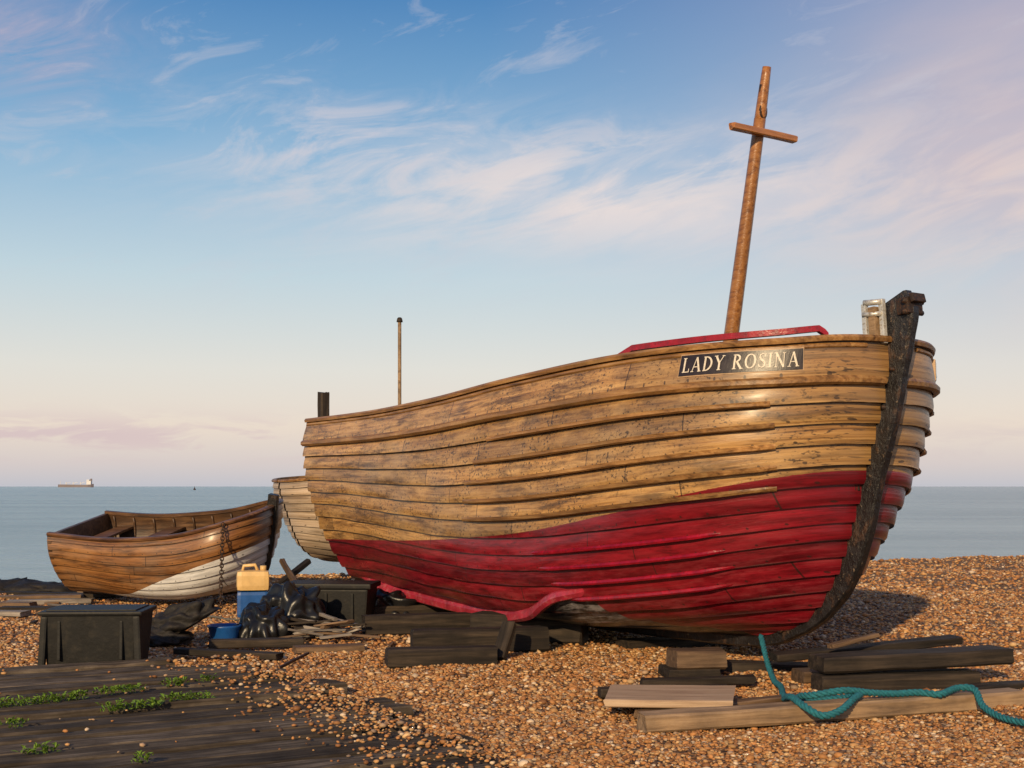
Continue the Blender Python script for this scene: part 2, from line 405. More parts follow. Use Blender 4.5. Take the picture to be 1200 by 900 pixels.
for sd in (1,-1):
    strip('rubbing_strake',H,boat,HRAIL,[(.13,.882),(3,.882),(6.83,.882)],.06,.045,.024,sd,90,False)
    strip('sheer_moulding',H,boat,HRAIL,[(.12,.985),(3,.985),(6.83,.985)],.03,.018,.006,sd,80,False)
    for k,(bi,s0,s1) in enumerate([(14,.44,3.1),(13,.44,3.3),(12,.46,3.45),(11,.48,3.5),(10,.52,3.55)]):
        t=bounds[bi]+.003
        strip('landing_batten',H,boat,HRAIL,[(s0,t),(2,t),(s1,t)],.036,.038,.030,sd,70)
    for (bi,s0,s1) in [(8,.8,2.7),(7,.85,2.6),(6,.9,2.5),(5,.95,2.4)]:
        t=bounds[bi]+.004
        strip('painted_batten',H,boat,REDP,[(s0,t),(1.6,t),(s1,t)],.034,.032,.026,sd,50)
    strip('bilge_keel',H,boat,REDF,[(2.15,.315),(2.45,.31),(3.0,.235),(3.9,.185),(5.2,.19),(6.6,.24)],.085,.10,.004,sd,60)
stem_keel(H,boat,STEM,[(-.03,2.62),(-.09,2.49),(-.065,2.33),(-.03,2.167),(.073,1.719),(.179,1.378),(.322,.853),(.546,.485),(.899,.242),(1.32,.126),(2.2,.095),(4,.085),(6.9,.085)],.20,.045,.062,.05)
V=[];F=[];n=30
for i in range(n):
    x=.35+(6.8-.35)*i/(n-1); t=.78; p=H.P(max(x,H.rs(t)+.01),t,-.025,1)
    V+=[(x,max(p.y,.01),1.62),(x,-max(p.y,.01),1.62)]
for i in range(n-1): F.append((2*i,2*i+1,2*i+3,2*i+2))
obj('deck',V,F,HIN,boat)
for x in (2.6,4.2,5.6):
    box('thwart',(.28,2.2,.04),(x,0,1.80),HIN,boat)
sd=1
pa=[]
for i in range(26):
    x=.2+1.42*(i/25)**1.5; p=H.P(x,1,-.06,sd); e=min(i,25-i)
    pa.append(Vector((p.x,p.y,p.z+.03+.055*min(1,e/2.0))))
V=[];F=[]
for i,p in enumerate(pa):
    a=pa[max(i-1,0)];b=pa[min(i+1,25)];t=(b-a); t.z=0; t.normalize(); w=Vector((-t.y,t.x,0))
    for (q,r) in ((-.03,-.02),(.03,-.02),(.03,.02),(-.03,.02)): V.append(p+w*q+Vector((0,0,r)))
for i in range(25):
    for k in range(4): F.append((i*4+k,i*4+(k+1)%4,(i+1)*4+(k+1)%4,(i+1)*4+k))
F.append((3,2,1,0)); F.append((100,101,102,103))
obj('red_rail',V,F,REDP,boat)
mb=Vector((1.80,0,1.5)); mt=Vector((1.245,0,4.44)); md=(mt-mb)
tube('mast',[mb+md*(i/24) for i in range(22)],lambda q:.066-.022*q,W_MAST,boat,14)
tube('mast_head',[mb+md*(.86+.14*i/6) for i in range(7)],lambda q:.042-.010*q*q,W_MAST,boat,12)
c=mb+md*.835
plank('mast_cross_bar',c+Vector((-.06,-.33,0)),c+Vector((-.06,.33,.0)),.06,.05,W_MAST,boat,rough=.003)
tube('mast_shackle',[c+Vector((-.055,0,.17))+Vector((0,math.cos(a)*.03,math.sin(a)*.06)) for a in np.linspace(0,6.283,14)[:-1]],.010,IRON,boat,6,True)
box('mast_sheave',(.03,.075,.12),c+Vector((-.055,0,.30)),IRON,boat,(0,-.18,0),.01)
plank('quarter_post',(6.72,.90,1.8),(6.72,.90,2.31),.10,.10,W_DARK,boat)
tube('flag_pole',[Vector((6.72,-.02,1.7+1.42*i/8)) for i in range(9)],.020,W_TAN,boat,8)
tube('flag_pole_cap',[Vector((6.72,-.02,3.12)),Vector((6.72,-.02,3.135)),Vector((6.72,-.02,3.16)),Vector((6.72,-.02,3.17))],lambda q:.036-.02*q*q,W_DARK,boat,10)
box('stem_cheek_iron',(.10,.15,.11),(-.035,0,2.51),IRON,boat,(0,.1,0),.012)
for zz in (2.47,2.54):
    tube('stem_bolt',[Vector((-.06,-.10,zz)),Vector((-.06,.10,zz))],.018,IRON,boat,8)
box('stem_head_band',(.03,.13,.06),(-.1,0,2.56),IRON,boat,(0,.3,0),.008)
box('fairlead_cheek',(.035,.035,.30),(.10,.10,2.42),GALV,boat,(0,.08,0),.006)
box('fairlead_wood',(.055,.055,.24),(.155,.12,2.40),W_TAN,boat,(0,.08,0),.008)
box('fairlead_cheek',(.035,.035,.29),(.21,.14,2.40),GALV,boat,(0,.08,0),.006)
tube('fairlead_roller',[Vector((.10,.11,2.55)),Vector((.22,.15,2.55))],.020,GALV,boat,10)
tube('fairlead_roller',[Vector((.10,.12,2.47)),Vector((.22,.16,2.47))],.016,GALV,boat,10)
for sd in (1,-1): box('stem_eye_plate',(.08,.02,.10),(.36,sd*.085,1.33),IRON,boat,(0,.3,0),.006)
tube('stem_ring',[Vector((.36,.11,1.31))+Vector((math.cos(a)*.035,0,math.sin(a)*.045)) for a in np.linspace(0,6.283,14)[:-1]],.009,IRON,boat,6,True)
for (sx_,sz_) in ((.06,2.1),(.13,1.85),(.25,1.5),(.42,1.0),(.55,.75),(.80,.50),(1.15,.30)):
    tube('stem_bolt',[Vector((sx_,-.075,sz_)),Vector((sx_,.075,sz_))],.014,IRON,boat,8)
tube('keel_eye',[Vector((1.05,.07,.30))+Vector((math.cos(a)*.03,0,math.sin(a)*.04)) for a in np.linspace(0,6.283,14)[:-1]],.009,IRON,boat,6,True)

def ell(cx,cy,rx,ry,a0,a1,n=14,th=.15,tn=.06):
    pts=[];ws=[]
    for i in range(n+1):
        a=a0+(a1-a0)*i/n; pts.append((cx+rx*math.cos(a),cy+ry*math.sin(a))); ws.append(tn+(th-tn)*abs(math.cos(a)))
    return pts,ws
def sg(a,b,w): return ([a,b],[w,w])
hp=math.pi/2
def sf(x,y,w=.15): return sg((x-w,y),(x+w,y),.055)
G={
'L':(.66,[sg((.16,0),(.16,1),.15),sf(.16,.975),sg((.02,.025),(.62,.025),.055),sg((.60,0),(.60,.24),.06)]),
'A':(.88,[sg((.12,0),(.42,1),.06),sg((.42,1),(.74,0),.15),sg((.22,.33),(.62,.33),.055),sf(.12,.025,.12),sf(.74,.025,.14)]),
'D':(.84,[sg((.16,0),(.16,1),.15),ell(.22,.5,.50,.47,-hp,hp),sg((.02,.975),(.24,.975),.055),sg((.02,.025),(.24,.025),.055)]),
'Y':(.80,[sg((.08,1),(.40,.48),.15),sg((.72,1),(.40,.48),.06),sg((.40,0),(.40,.5),.15),sf(.10,.975),sf(.70,.975,.12),sf(.40,.025)]),
'R':(.84,[sg((.16,0),(.16,1),.15),ell(.22,.74,.34,.235,-hp,hp),sg((.34,.5),(.72,0),.15),sg((.02,.975),(.24,.975),.055),sf(.16,.025),sg((.66,.025),(.86,.025),.055)]),
'O':(.90,[ell(.44,.5,.37,.47,0,2*math.pi,26)]),
'S':(.64,[([(.54,.80),(.48,.92),(.32,.97),(.15,.90),(.12,.74),(.22,.60),(.42,.45),(.53,.30),(.50,.12),(.32,.03),(.16,.08),(.08,.22)],[.05,.06,.06,.10,.13,.15,.15,.14,.11,.06,.06,.05]),sg((.56,.72),(.56,.98),.05),sg((.06,.02),(.06,.28),.05)]),
'I':(.34,[sg((.16,0),(.16,1),.15),sf(.16,.975),sf(.16,.025)]),
'N':(.90,[sg((.15,0),(.15,1),.06),sg((.12,1),(.74,.0),.15),sg((.74,0),(.74,1),.06),sf(.13,.975,.13),sf(.15,.025,.12),sf(.74,.975,.12)]),
' ':(.42,[])}
LET=plain_mat('cream_lettering',(.70,.62,.50),.5,.1,30,.05,dirt=(.48,.40,.31))
PLT=plain_mat('dark_name_board',(.022,.014,.014),.35,.3,20,.1)
FRM=plain_mat('name_board_frame',(.46,.30,.17),.5,.2,20)
ss=np.linspace(.14,1.6,600); pp=[H.P(x,.945,.03) for x in ss]; arc=[0]
for i in range(1,600): arc.append(arc[-1]+math.hypot(pp[i].x-pp[i-1].x,pp[i].y-pp[i-1].y))
arc=np.array(arc); sA=float(np.interp(.300,ss,arc)); sB=float(np.interp(.965,ss,arc)); PL=sB-sA
def onhull(X,Y,off,sd):
    q=(sB-(PL*X)) if sd==1 else (sA+PL*X)
    x=float(np.interp(q,arc,ss)); t=.914+Y/.14*.064
    return H.P(x,t,off,sd)
for sd in (1,-1):
    for nm,mm,x0,x1,y0,y1,off in (('name_board_frame',FRM,-.006,1.006,-.006,.146,.038),('name_board',PLT,0,1,0,.14,.041)):
        V=[];F=[];n=30
        for i in range(n+1):
            X=x0+(x1-x0)*i/n
            V+=[onhull(X,y0,.0,sd),onhull(X,y0,off,sd),onhull(X,y1,off,sd),onhull(X,y1,.0,sd)]
        for i in range(n):
            for k in range(3): F.append((i*4+k,(i+1)*4+k,(i+1)*4+k+1,i*4+k+1))
        F.append((0,1,2,3)); F.append(tuple(n*4+k for k in (3,2,1,0)))
        obj(nm,V,F,mm,boat)
    txt='LADY ROSINA'; gap=.13; tot=sum(G[c][0] for c in txt)+gap*(len(txt)-1)
    V=[];F=[];cur=0;hgt=.098; x_in=.03; sc=(1-2*x_in)/tot; ks=0
    for chh in txt:
        w,strokes=G[chh]
        for pts,ws in strokes:
            ks+=1; base=len(V)
            if len(pts)==2:
                a,b=pts; pts=[(a[0]+(b[0]-a[0])*i/4,a[1]+(b[1]-a[1])*i/4) for i in range(5)]; ws=[ws[0]]*5
            for i,(px,py) in enumerate(pts):
                a=pts[max(i-1,0)];b=pts[min(i+1,len(pts)-1)]; tx,ty=b[0]-a[0],b[1]-a[1]; l=math.hypot(tx,ty) or 1
                nx,ny=-ty/l*ws[i]/2,tx/l*ws[i]/2
                for sg_ in (1,-1):
                    V.append(onhull(x_in+(cur+px+nx*sg_)*sc,.021+(py+ny*sg_)*hgt,.0445+.0004*(ks%6),sd))
            for i in range(len(pts)-1): F.append((base+2*i,base+2*i+1,base+2*i+3,base+2*i+2))
        cur+=w+gap
    obj('boat_name_lettering',V,F,LET,boat)

# ------------------------------------------------------------------ small boats
def small_boat(name,loc,az,L,zb,sheer,sb,m,paintz,nb=10,lean=0,stemtop=.1,stem=True,trim=None):
    e=empty(name,loc,az); e.rotation_euler=(lean,0,az)
    sl=L/6.85
    h=Hull(L,zb,sheer,sl,sb,.025)
    bd=[.92*i/nb for i in range(nb+1)]+[1]
    build_hull(h,e,bd,m,HIN,trim or HRAIL,ncol=50,T=.020,zred=paintz,railw=.05,railh=.03)
    zt=sheer[0][1]
    if stem:
        fr=[]
        for t in (1,.88,.7,.5,.35,.2,.1,0):
            fr.append((h.rs(t)-.06,zb+(h.sheer(h.rs(t))-zb)*h.rz(t)-(.03 if t<.15 else 0)))
        fr=[(fr[0][0]-.02,zt+stemtop)]+fr+[(L*.4,zb-.05),(L,zb-.05)]
        stem_keel(h,e,STEM,fr,.11,.03,.04)
    for i in range(9):
        x=.5*sl+ (L-.7*sl)*i/9+.2
        for sd in (1,-1):
            pa=[h.P(x,t,-.03,sd) for t in np.linspace(.12,.98,10)]
            tube('rib',pa,.014,HIN,e,5)
    for x in (L*.36,L*.64,L*.90):
        wd=h.P(x,.8).y*2-.04
        zz=zb+(h.sheer(x)-zb)*.8
        box('thwart',(.20,wd,.03),(x,0,zz),trim or HRAIL,e)
    return e,h
DRAIL=wood_mat('dinghy_rail_wood',(.04,.016,.007),(.13,.056,.021),(.27,.135,.06),.45)
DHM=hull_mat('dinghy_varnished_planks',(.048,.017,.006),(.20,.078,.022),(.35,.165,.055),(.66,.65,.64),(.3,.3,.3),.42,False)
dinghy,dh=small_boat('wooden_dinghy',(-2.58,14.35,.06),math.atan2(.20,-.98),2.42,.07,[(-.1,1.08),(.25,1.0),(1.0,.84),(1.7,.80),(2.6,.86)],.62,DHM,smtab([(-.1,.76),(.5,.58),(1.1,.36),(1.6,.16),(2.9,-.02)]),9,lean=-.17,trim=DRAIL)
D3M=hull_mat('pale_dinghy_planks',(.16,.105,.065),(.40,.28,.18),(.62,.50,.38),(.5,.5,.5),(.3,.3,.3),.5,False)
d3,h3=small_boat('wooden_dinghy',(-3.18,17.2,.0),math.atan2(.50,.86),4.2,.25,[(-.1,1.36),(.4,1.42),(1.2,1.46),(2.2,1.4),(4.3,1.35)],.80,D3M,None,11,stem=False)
def chain(name,p0,p1,n,m,parent=None):
    V=[];F=[];p0=Vector(p0);p1=Vector(p1);l=(p1-p0).length/n
    for i in range(n):
        c=p0.lerp(p1,(i+.5)/n); ph=(i%2)*hp+.3
        path=[c+Vector((math.cos(a)*.018*math.cos(ph),math.cos(a)*.018*math.sin(ph),math.sin(a)*l*.72)) for a in np.linspace(0,2*math.pi,11)[:-1]]
        tube_data(path,.0065,5,True,V,F)
    return obj(name,V,F,m,parent,True)
chain('rusty_chain',(-3.06,13.55,.93),(-3.02,13.25,.02),26,IRON)
plank('leaning_prop',(-2.85,13.9,.0),(-2.35,14.8,.46),.07,.06,W_DARK)
plank('leaning_prop',(-2.1,13.3,.05),(-2.55,14.2,.50),.06,.05,W_BROWN)

# ------------------------------------------------------------------ ground, sea
def axis(lo,hi,core0,core1,step,n):
    c=list(np.arange(core0,core1,step))
    q=np.geomspace(step,abs(lo-core0),n); left=[core0-x for x in q[::-1]]
    r=[core1+x for x in np.geomspace(step,abs(hi-core1),n)]
    return np.array(left+c+r)
xs=axis(-600,600,-9,12,.12,26); ys=axis(-150,90,3.5,27,.12,18)
X,Y=np.meshgrid(xs,ys); Z=gz(X,Y)
V=np.stack([X.ravel(),Y.ravel(),Z.ravel()],1); nx=len(xs); ny=len(ys)
idx=np.arange(nx*ny).reshape(ny,nx)
F=np.stack([idx[:-1,:-1].ravel(),idx[:-1,1:].ravel(),idx[1:,1:].ravel(),idx[1:,:-1].ravel()],1)
def fastmesh(name,V,F,m,smooth=True):
    me=bpy.data.meshes.new(name); k=F.shape[1]
    me.vertices.add(len(V)); me.vertices.foreach_set('co',V.astype(np.float32).ravel())
    me.loops.add(F.size); me.loops.foreach_set('vertex_index',F.astype(np.int32).ravel())
    me.polygons.add(len(F)); me.polygons.foreach_set('loop_start',np.arange(0,F.size,k,dtype=np.int32)); me.polygons.foreach_set('loop_total',np.full(len(F),k,dtype=np.int32))
    me.polygons.foreach_set('use_smooth',np.full(len(F),smooth))
    me.update(); me.validate(); me.materials.append(m)
    o=bpy.data.objects.new(name,me); COL.objects.link(o); return o
m,n=mat('shingle'); tc=n.n('ShaderNodeTexCoord').outputs['Object']
vo=n.n('ShaderNodeTexVoronoi',feature='F1'); n.set(vo.inputs['Vector'],tc); vo.inputs['Scale'].default_value=34
cs=n.sep(vo.outputs['Color'])
PCOL=[(.0,(.11,.05,.022)),(.2,(.30,.14,.052)),(.4,(.44,.23,.09)),(.58,(.32,.17,.08)),(.72,(.52,.31,.15)),(.86,(.26,.18,.12)),(1,(.58,.42,.26))]
c=n.ramp(cs[0],PCOL)
c=n.mix(n.step(vo.outputs['Distance'],.35,.75),c,(.05,.026,.014))
c=n.mix(n.m('MULTIPLY',n.step(n.noise(tc,.7,4,.6),.4,.65),.35),c,(.18,.095,.04))
n.out(c,.8,n.bump(n.m('SUBTRACT',1.0,vo.outputs['Distance']),1.0,.03),spec=.25)
fastmesh('shingle_beach_ground',V,F,m)

SEA=-1.5
m,n=mat('sea_water'); tc=n.n('ShaderNodeTexCoord').outputs['Object']
w1=n.noise(n.vmul(tc,(.30,.9,1)),1.0,5,.65,.4); w2=n.noise(n.vmul(tc,(.012,.07,1)),1.0,4,.6)
c=n.mix(n.step(w2,.36,.64),(.18,.29,.31),(.29,.41,.42))
n.out(c,.25,n.bump(w1,1.0,.45),spec=.5)
sx=[-40000,-4000,-400,-60,0,60,400,4000,40000]; sy=[14,40,80,200,600,2000,8000,60000]
V=np.array([(a,b,SEA) for b in sy for a in sx],float); k=len(sx)
F=np.array([(j*k+i,j*k+i+1,(j+1)*k+i+1,(j+1)*k+i) for j in range(len(sy)-1) for i in range(k-1)])
fastmesh('sea',V,F,m,False)

# ------------------------------------------------------------------ pebbles
bm=bmesh.new(); bmesh.ops.create_icosphere(bm,subdivisions=1,radius=1); bm.verts.ensure_lookup_table()
iv=np.array([v.co[:] for v in bm.verts]); iff=np.array([[v.index for v in f.verts] for f in bm.faces]); bm.free()
D=np.array([.88,.475]); D/=np.linalg.norm(D); Pp=np.array([-D[1],D[0]])
def scatter(y0,y1,dens,r0,r1):
    xm=.44*y1+.9
    N=int(dens*(y1-y0)*2*xm); x=rng.uniform(-xm,xm,N); y=rng.uniform(y0,y1,N)
    keep=np.abs(x)<.44*y+.9; x=x[keep];y=y[keep]
    al=x*D[0]+y*D[1]; pe=x*Pp[0]+y*Pp[1]
    onb=(al<2.78)&(pe>4.45)&(pe<9.2)
    edge=np.clip((2.78-al)/.9,0,1)
    pk=rng.random(len(x)); drop=onb&(pk>.55*(1-edge)**1.8+.003)
    x=x[~drop];y=y[~drop];onb=onb[~drop]
    yc=np.clip(20.2+.42*x,16,24); k2=y<yc+1.5; x=x[k2];y=y[k2];onb=onb[k2]
    r=(r0+(r1-r0)*rng.random(len(x))**1.4)*np.where(rng.random(len(x))<.04,1.7,1)
    return x,y,r,onb
parts=[scatter(4.6,7.5,2300,.007,.018),scatter(7.5,10.5,1500,.009,.021),scatter(10.5,16,500,.012,.025),scatter(16,25,150,.016,.034)]
x=np.concatenate([p[0] for p in parts]);y=np.concatenate([p[1] for p in parts]);r=np.concatenate([p[2] for p in parts]);ob=np.concatenate([p[3] for p in parts])
N=len(x); z=gz(x,y)+r*rng.uniform(.0,.45,N)
z=np.where(ob,.083+r*.3,z)
sc=np.stack([np.ones(N),rng.uniform(.6,.95,N),rng.uniform(.35,.65,N)],1)*r[:,None]
loc=iv[None]*(1+rng.uniform(-.16,.16,(N,12,1)))*sc[:,None,:]
ti=rng.normal(0,.3,N); ct,st=np.cos(ti),np.sin(ti)
yy=loc[:,:,1]*ct[:,None]-loc[:,:,2]*st[:,None]; zz=loc[:,:,1]*st[:,None]+loc[:,:,2]*ct[:,None]
an=rng.uniform(0,6.283,N); ca,sa=np.cos(an)[:,None],np.sin(an)[:,None]
VX=loc[:,:,0]*ca-yy*sa+x[:,None]; VY=loc[:,:,0]*sa+yy*ca+y[:,None]; VZ=zz+z[:,None]
V=np.stack([VX,VY,VZ],2).reshape(-1,3)
F=(iff[None]+(np.arange(N)*12)[:,None,None]).reshape(-1,3)
m,n=mat('pebbles'); cc=n.attr('pcol','Color')
n.out(cc,.6,spec=.3)
po=fastmesh('pebbles',V,F,m)
pal=np.array([(.42,.19,.065),(.50,.27,.105),(.27,.115,.04),(.60,.38,.18),(.31,.21,.14),(.65,.49,.33),(.12,.065,.04),(.46,.205,.065),(.37,.24,.14)])
pc=pal[rng.choice(9,N,p=[.20,.18,.16,.11,.06,.05,.05,.14,.05])]*rng.uniform(.65,1.15,(N,1))
pc=np.concatenate([pc,np.ones((N,1))],1)
a=po.data.attributes.new('pcol','FLOAT_COLOR','POINT'); a.data.foreach_set('color',np.repeat(pc,12,axis=0).astype(np.float32).ravel())

# ------------------------------------------------------------------ boardwalk
bw=empty('timber_boardwalk')
pe=4.0;i=0
while pe<9.2:
    w=random.uniform(.17,.22); q=pe+w/2
    e=2.8+random.uniform(-.22,.14)+(-.5 if pe>8.9 else 0)
    s=-6.0
    p0=Vector((D[0]*s+Pp[0]*q,D[1]*s+Pp[1]*q,.045+random.uniform(-.008,.008))); p1=Vector((D[0]*e+Pp[0]*q,D[1]*e+Pp[1]*q,.045+random.uniform(-.014,.010)))
    plank('board',p0,p1,w,.07,W_BOARD,bw,random.uniform(-.07,.07),.009,i,.2)
    pe+=w+random.uniform(.028,.055); i+=1
for s in (-1,.9,2.45):
    p0=Vector((D[0]*s+Pp[0]*4,D[1]*s+Pp[1]*4,-.04)); p1=Vector((D[0]*s+Pp[0]*9.2,D[1]*s+Pp[1]*9.2,-.04)); plank('bearer',p0,p1,.14,.09,W_DARK,bw)
def wp(u,v,z=0):
    y=(1.32-z)*1500/(v-570); return ((u-600)/1500*y,y)
def weed(c,r,n,h=.05,seed=0):
    R=random.Random(seed);V=[];F=[]
    for i in range(n):
        a=R.uniform(0,6.283); d=R.random()**.6*r; bx=c[0]+math.cos(a)*d*1.7*D[0]-math.sin(a)*d*.4*D[1]; by=c[1]+math.cos(a)*d*1.7*D[1]+math.sin(a)*d*.4
        b=Vector((bx,by,.078)); aa=R.uniform(0,6.283); l=R.uniform(.014,.040); wd=l*R.uniform(.22,.40); up=R.uniform(.2,1.0)*h
        dr=Vector((math.cos(aa),math.sin(aa),0)); sd=Vector((-dr.y,dr.x,0)); k=len(V)
        b.z+=R.uniform(0,h)
        V+=[b,b+dr*l*.5+sd*wd+Vector((0,0,up*.6)),b+dr*l+Vector((0,0,up*.7)),b+dr*l*.5-sd*wd+Vector((0,0,up*.6)),b+dr*l*.5+Vector((0,0,up*.4))]
        F+=[(k,k+4,k+1),(k+1,k+4,k+2),(k+2,k+4,k+3),(k+3,k+4,k)]
    return obj('weed_plant',V,F,WEED)
m,n=mat('weed_leaf'); tc=n.n('ShaderNodeTexCoord').outputs['Object']
c=n.ramp(n.noise(tc,40,3),[(.3,(.06,.11,.014)),(.6,(.15,.25,.03)),(.8,(.27,.33,.07))]); n.out(c,.65,spec=.2); WEED=m
for i,(u,v,r,k) in enumerate([(15,831,.09,130),(75,824,.08,130),(140,815,.09,140),(152,834,.10,170),(204,806,.05,70),(218,824,.09,130),(243,801,.035,40),(15,856,.05,50),(45,887,.05,60),(50,828,.05,50),(168,897,.03,30)]):
    weed(wp(u,v,.07),r,k,.04,i)

# ------------------------------------------------------------------ left clutter
cr=empty('plastic_fish_crate',(-3.05,9.45,0),.06)
box('body',(.70,.48,.40),(0,0,.21),BLK,cr,(0,0,0),.025,.9)
box('rim',(.74,.52,.03),(0,0,.405),BLK,cr,(0,0,0),.014)
box('base_panel',(.64,.42,.014),(0,0,.423),BLK,cr,(0,0,0),.006)
for xx in (-.22,.22): box('front_rib',(.022,.03,.28),(xx,-.236,.21),BLK,cr,(-.05,0,0),.006)
box('corner_post',(.05,.05,.37),(-.335,-.23,.20),BLK,cr,(-.04,.05,0),.015)
box('corner_post',(.05,.05,.37),(.335,-.23,.20),BLK,cr,(-.04,-.05,0),.015)
def lump(name,loc,size,m,seed,amp=.25,sub=4,ridge=0,ry=0):
    bm=bmesh.new(); bmesh.ops.create_icosphere(bm,subdivisions=sub,radius=1); o3=Vector((seed*3.1,seed*1.7,0))
    for v in bm.verts:
        d=1+amp*(1-2*abs(noise.noise(v.co*1.3+o3)))-amp*.55*(1-3*abs(noise.noise(Vector((v.co.x*2.6,v.co.y*2.6,v.co.z*1.1))+o3)))
        if ridge: d+=ridge*math.sin((v.co.x*.8+v.co.z*.7)*17+2*noise.noise(v.co*1.5))
        v.co=Vector((v.co.x*size[0]*d,v.co.y*size[1]*d,max(v.co.z*size[2]*d,-size[2]*.35)))
    me=bpy.data.meshes.new(name); bm.to_mesh(me); bm.free(); me.materials.append(m); me.polygons.foreach_set('use_smooth',[True]*len(me.polygons))
    o=bpy.data.objects.new(name,me); COL.objects.link(o); o.location=loc; o.rotation_euler=(0,ry,0); return o
RUB=plain_mat('dirty_black_rubber',(.016,.014,.013),.65,.4,10,.3,dirt=(.036,.027,.020),spec=.25)
lump('ribbed_rubber_mat_heap',(-2.82,10.75,.13),(.34,.19,.15),RUB,2,.25,5,.07,-.55)
lump('ribbed_rubber_mat_heap',(-2.98,10.65,.05),(.26,.19,.10),RUB,5,.25,5,.07,0)
lump('black_bin_bag',(-2.16,11.1,.07),(.20,.17,.20),BAG,1,.30,5)
lump('black_bin_bag',(-1.98,11.5,.13),(.25,.2,.26),BAG,4,.34,5,0,.3)
lump('black_bin_bag',(-1.25,12.6,.08),(.28,.2,.19),BAG,6,.3,5)
sb=empty('storage_box',(-1.72,12.2,0),-.1)
box('body',(.80,.45,.34),(0,0,.19),BLK,sb,(0,0,0),.02,.93)
box('lid',(.86,.50,.05),(0,0,.385),BLK,sb,(0,0,.0),.015)
for xx in (-.25,0,.25): box('rib',(.03,.03,.26),(xx,-.225,.19),BLK,sb,(0,0,0),.006)
jc=empty('plastic_jerrycan',(-2.58,12.75,.0),.2)
box('lower_body',(.31,.22,.26),(0,0,.15),BLUEP,jc,(0,0,0),.035)
box('upper_body',(.32,.23,.20),(0,0,.385),YELP,jc,(0,0,0),.05)
tube('handle',[Vector((-.10,0,.47)),Vector((-.09,0,.53)),Vector((.02,0,.54)),Vector((.05,0,.47))],.018,YELP,jc,8)
tube('cap',[Vector((.10,0,.47)),Vector((.10,0,.53))],.032,YELP,jc,12)
tb=empty('plastic_tub',(-2.47,11.0,0))
rr=[(.115,.0),(.135,.10),(.145,.115),(.145,.13),(.13,.13),(.125,.11),(.02,.10),(.001,.1)]
V=[];F=[]
for (q,zq) in rr:
    for k in range(28): V.append((q*math.cos(k*math.tau/28),q*math.sin(k*math.tau/28),zq))
for i in range(len(rr)-1):
    for k in range(28): F.append((i*28+k,i*28+(k+1)%28,(i+1)*28+(k+1)%28,(i+1)*28+k))
obj('tub_body',V,F,BLUEP,tb,True)
dp=empty('driftwood_pile')
R=random.Random(3)
for i in range(24):
    cx,cy=-1.62+R.uniform(-.28,.25),10.9+R.uniform(-.3,.3); a=R.uniform(-.9,.9)+ (1.57 if R.random()<.15 else 0); l=R.uniform(.12,.32)
    z0=R.uniform(.03,.14)
    plank('stick',(cx-math.cos(a)*l,cy-math.sin(a)*l*.6,z0+R.uniform(-.02,.08)),(cx+math.cos(a)*l,cy+math.sin(a)*l*.6,z0+R.uniform(-.02,.08)),R.uniform(.02,.055),R.uniform(.012,.03),R.choice([W_GREY,W_GREY,W_DARK,W_BROWN]),dp,0,.004,i)
plank('loose_board',(-2.45,10.35,.05),(-1.70,10.45,.05),.13,.07,W_DARK)
plank('loose_board',(-1.72,10.12,.03),(-1.2,10.28,.03),.16,.05,W_BROWN)
plank('loose_board',(-2.1,9.75,.02),(-1.75,9.85,.02),.05,.03,W_GREY)
plank('loose_board',(-2.6,9.95,.04),(-1.75,9.65,.04),.10,.05,W_DARK)
plank('iron_bar',(-1.62,8.75,.06),(-1.5,9.35,.10),.02,.02,IRON)
for i,(a,b) in enumerate([((-6.6,15.5),(-4.6,15.0)),((-6.6,14.6),(-5.0,14.9)),((-6.2,15.9),(-4.9,15.6)),((-5.6,14.2),(-4.7,14.35)),((-6.4,14.0),(-5.2,13.9)),((-5.4,13.5),(-4.1,13.3)),((-6.0,13.2),(-4.9,12.9))]):
    plank('loose_board',(*a,.03),(*b,.04),.18,.05,[W_DARK,W_BROWN,W_TAN,W_GREY,W_BROWN,W_DARK,W_GREY][i])
for i in range(4): lump('seaweed_heap',(-6.6+.33*i,16.0-.1*i,.04),(.3,.25,.13-.015*i),RUB,i+8,.4,3)
sc_e=empty('beach_litter_sticks')
for i in range(46):
    xq,yq=R.uniform(-6,.2),R.uniform(9.9,15.5); a=R.uniform(0,3.14); l=R.uniform(.05,.25)
    plank('stick',(xq,yq,.03),(xq+math.cos(a)*l,yq+math.sin(a)*l,.035),R.uniform(.02,.05),.02,R.choice([W_GREY,W_DARK,W_BROWN]),sc_e,0,.004,i+60)

# ------------------------------------------------------------------ timbers under the boat
ch=empty('keel_blocks')
def chock(x0,y0,x1,y1,z,w,h,m=W_DARK): plank('timber',(x0,y0,z),(x1,y1,z),w,h,m,ch)
chock(-.92,9.38,-.12,9.55,.06,.20,.14,W_DARK)
chock(-.78,10.0,.25,10.25,.10,.22,.20,W_DARK)
chock(-1.3,11.2,.1,11.6,.10,.22,.18)
chock(-1.5,12.4,.0,12.9,.08,.25,.16)
chock(-.3,11.0,.6,10.7,.12,.3,.24)
chock(.9,10.4,1.9,10.9,.0,.24,.14)
chock(1.10,8.83,1.46,8.90,.13,.24,.13,W_BROWN)
chock(1.05,8.86,1.42,8.90,.035,.30,.07,W_DARK)
plank('timber',(-.1,9.6,.02),(-.02,9.75,.28),.10,.06,W_DARK,ch)
chock(1.3,9.2,2.2,9.0,.03,.2,.08)
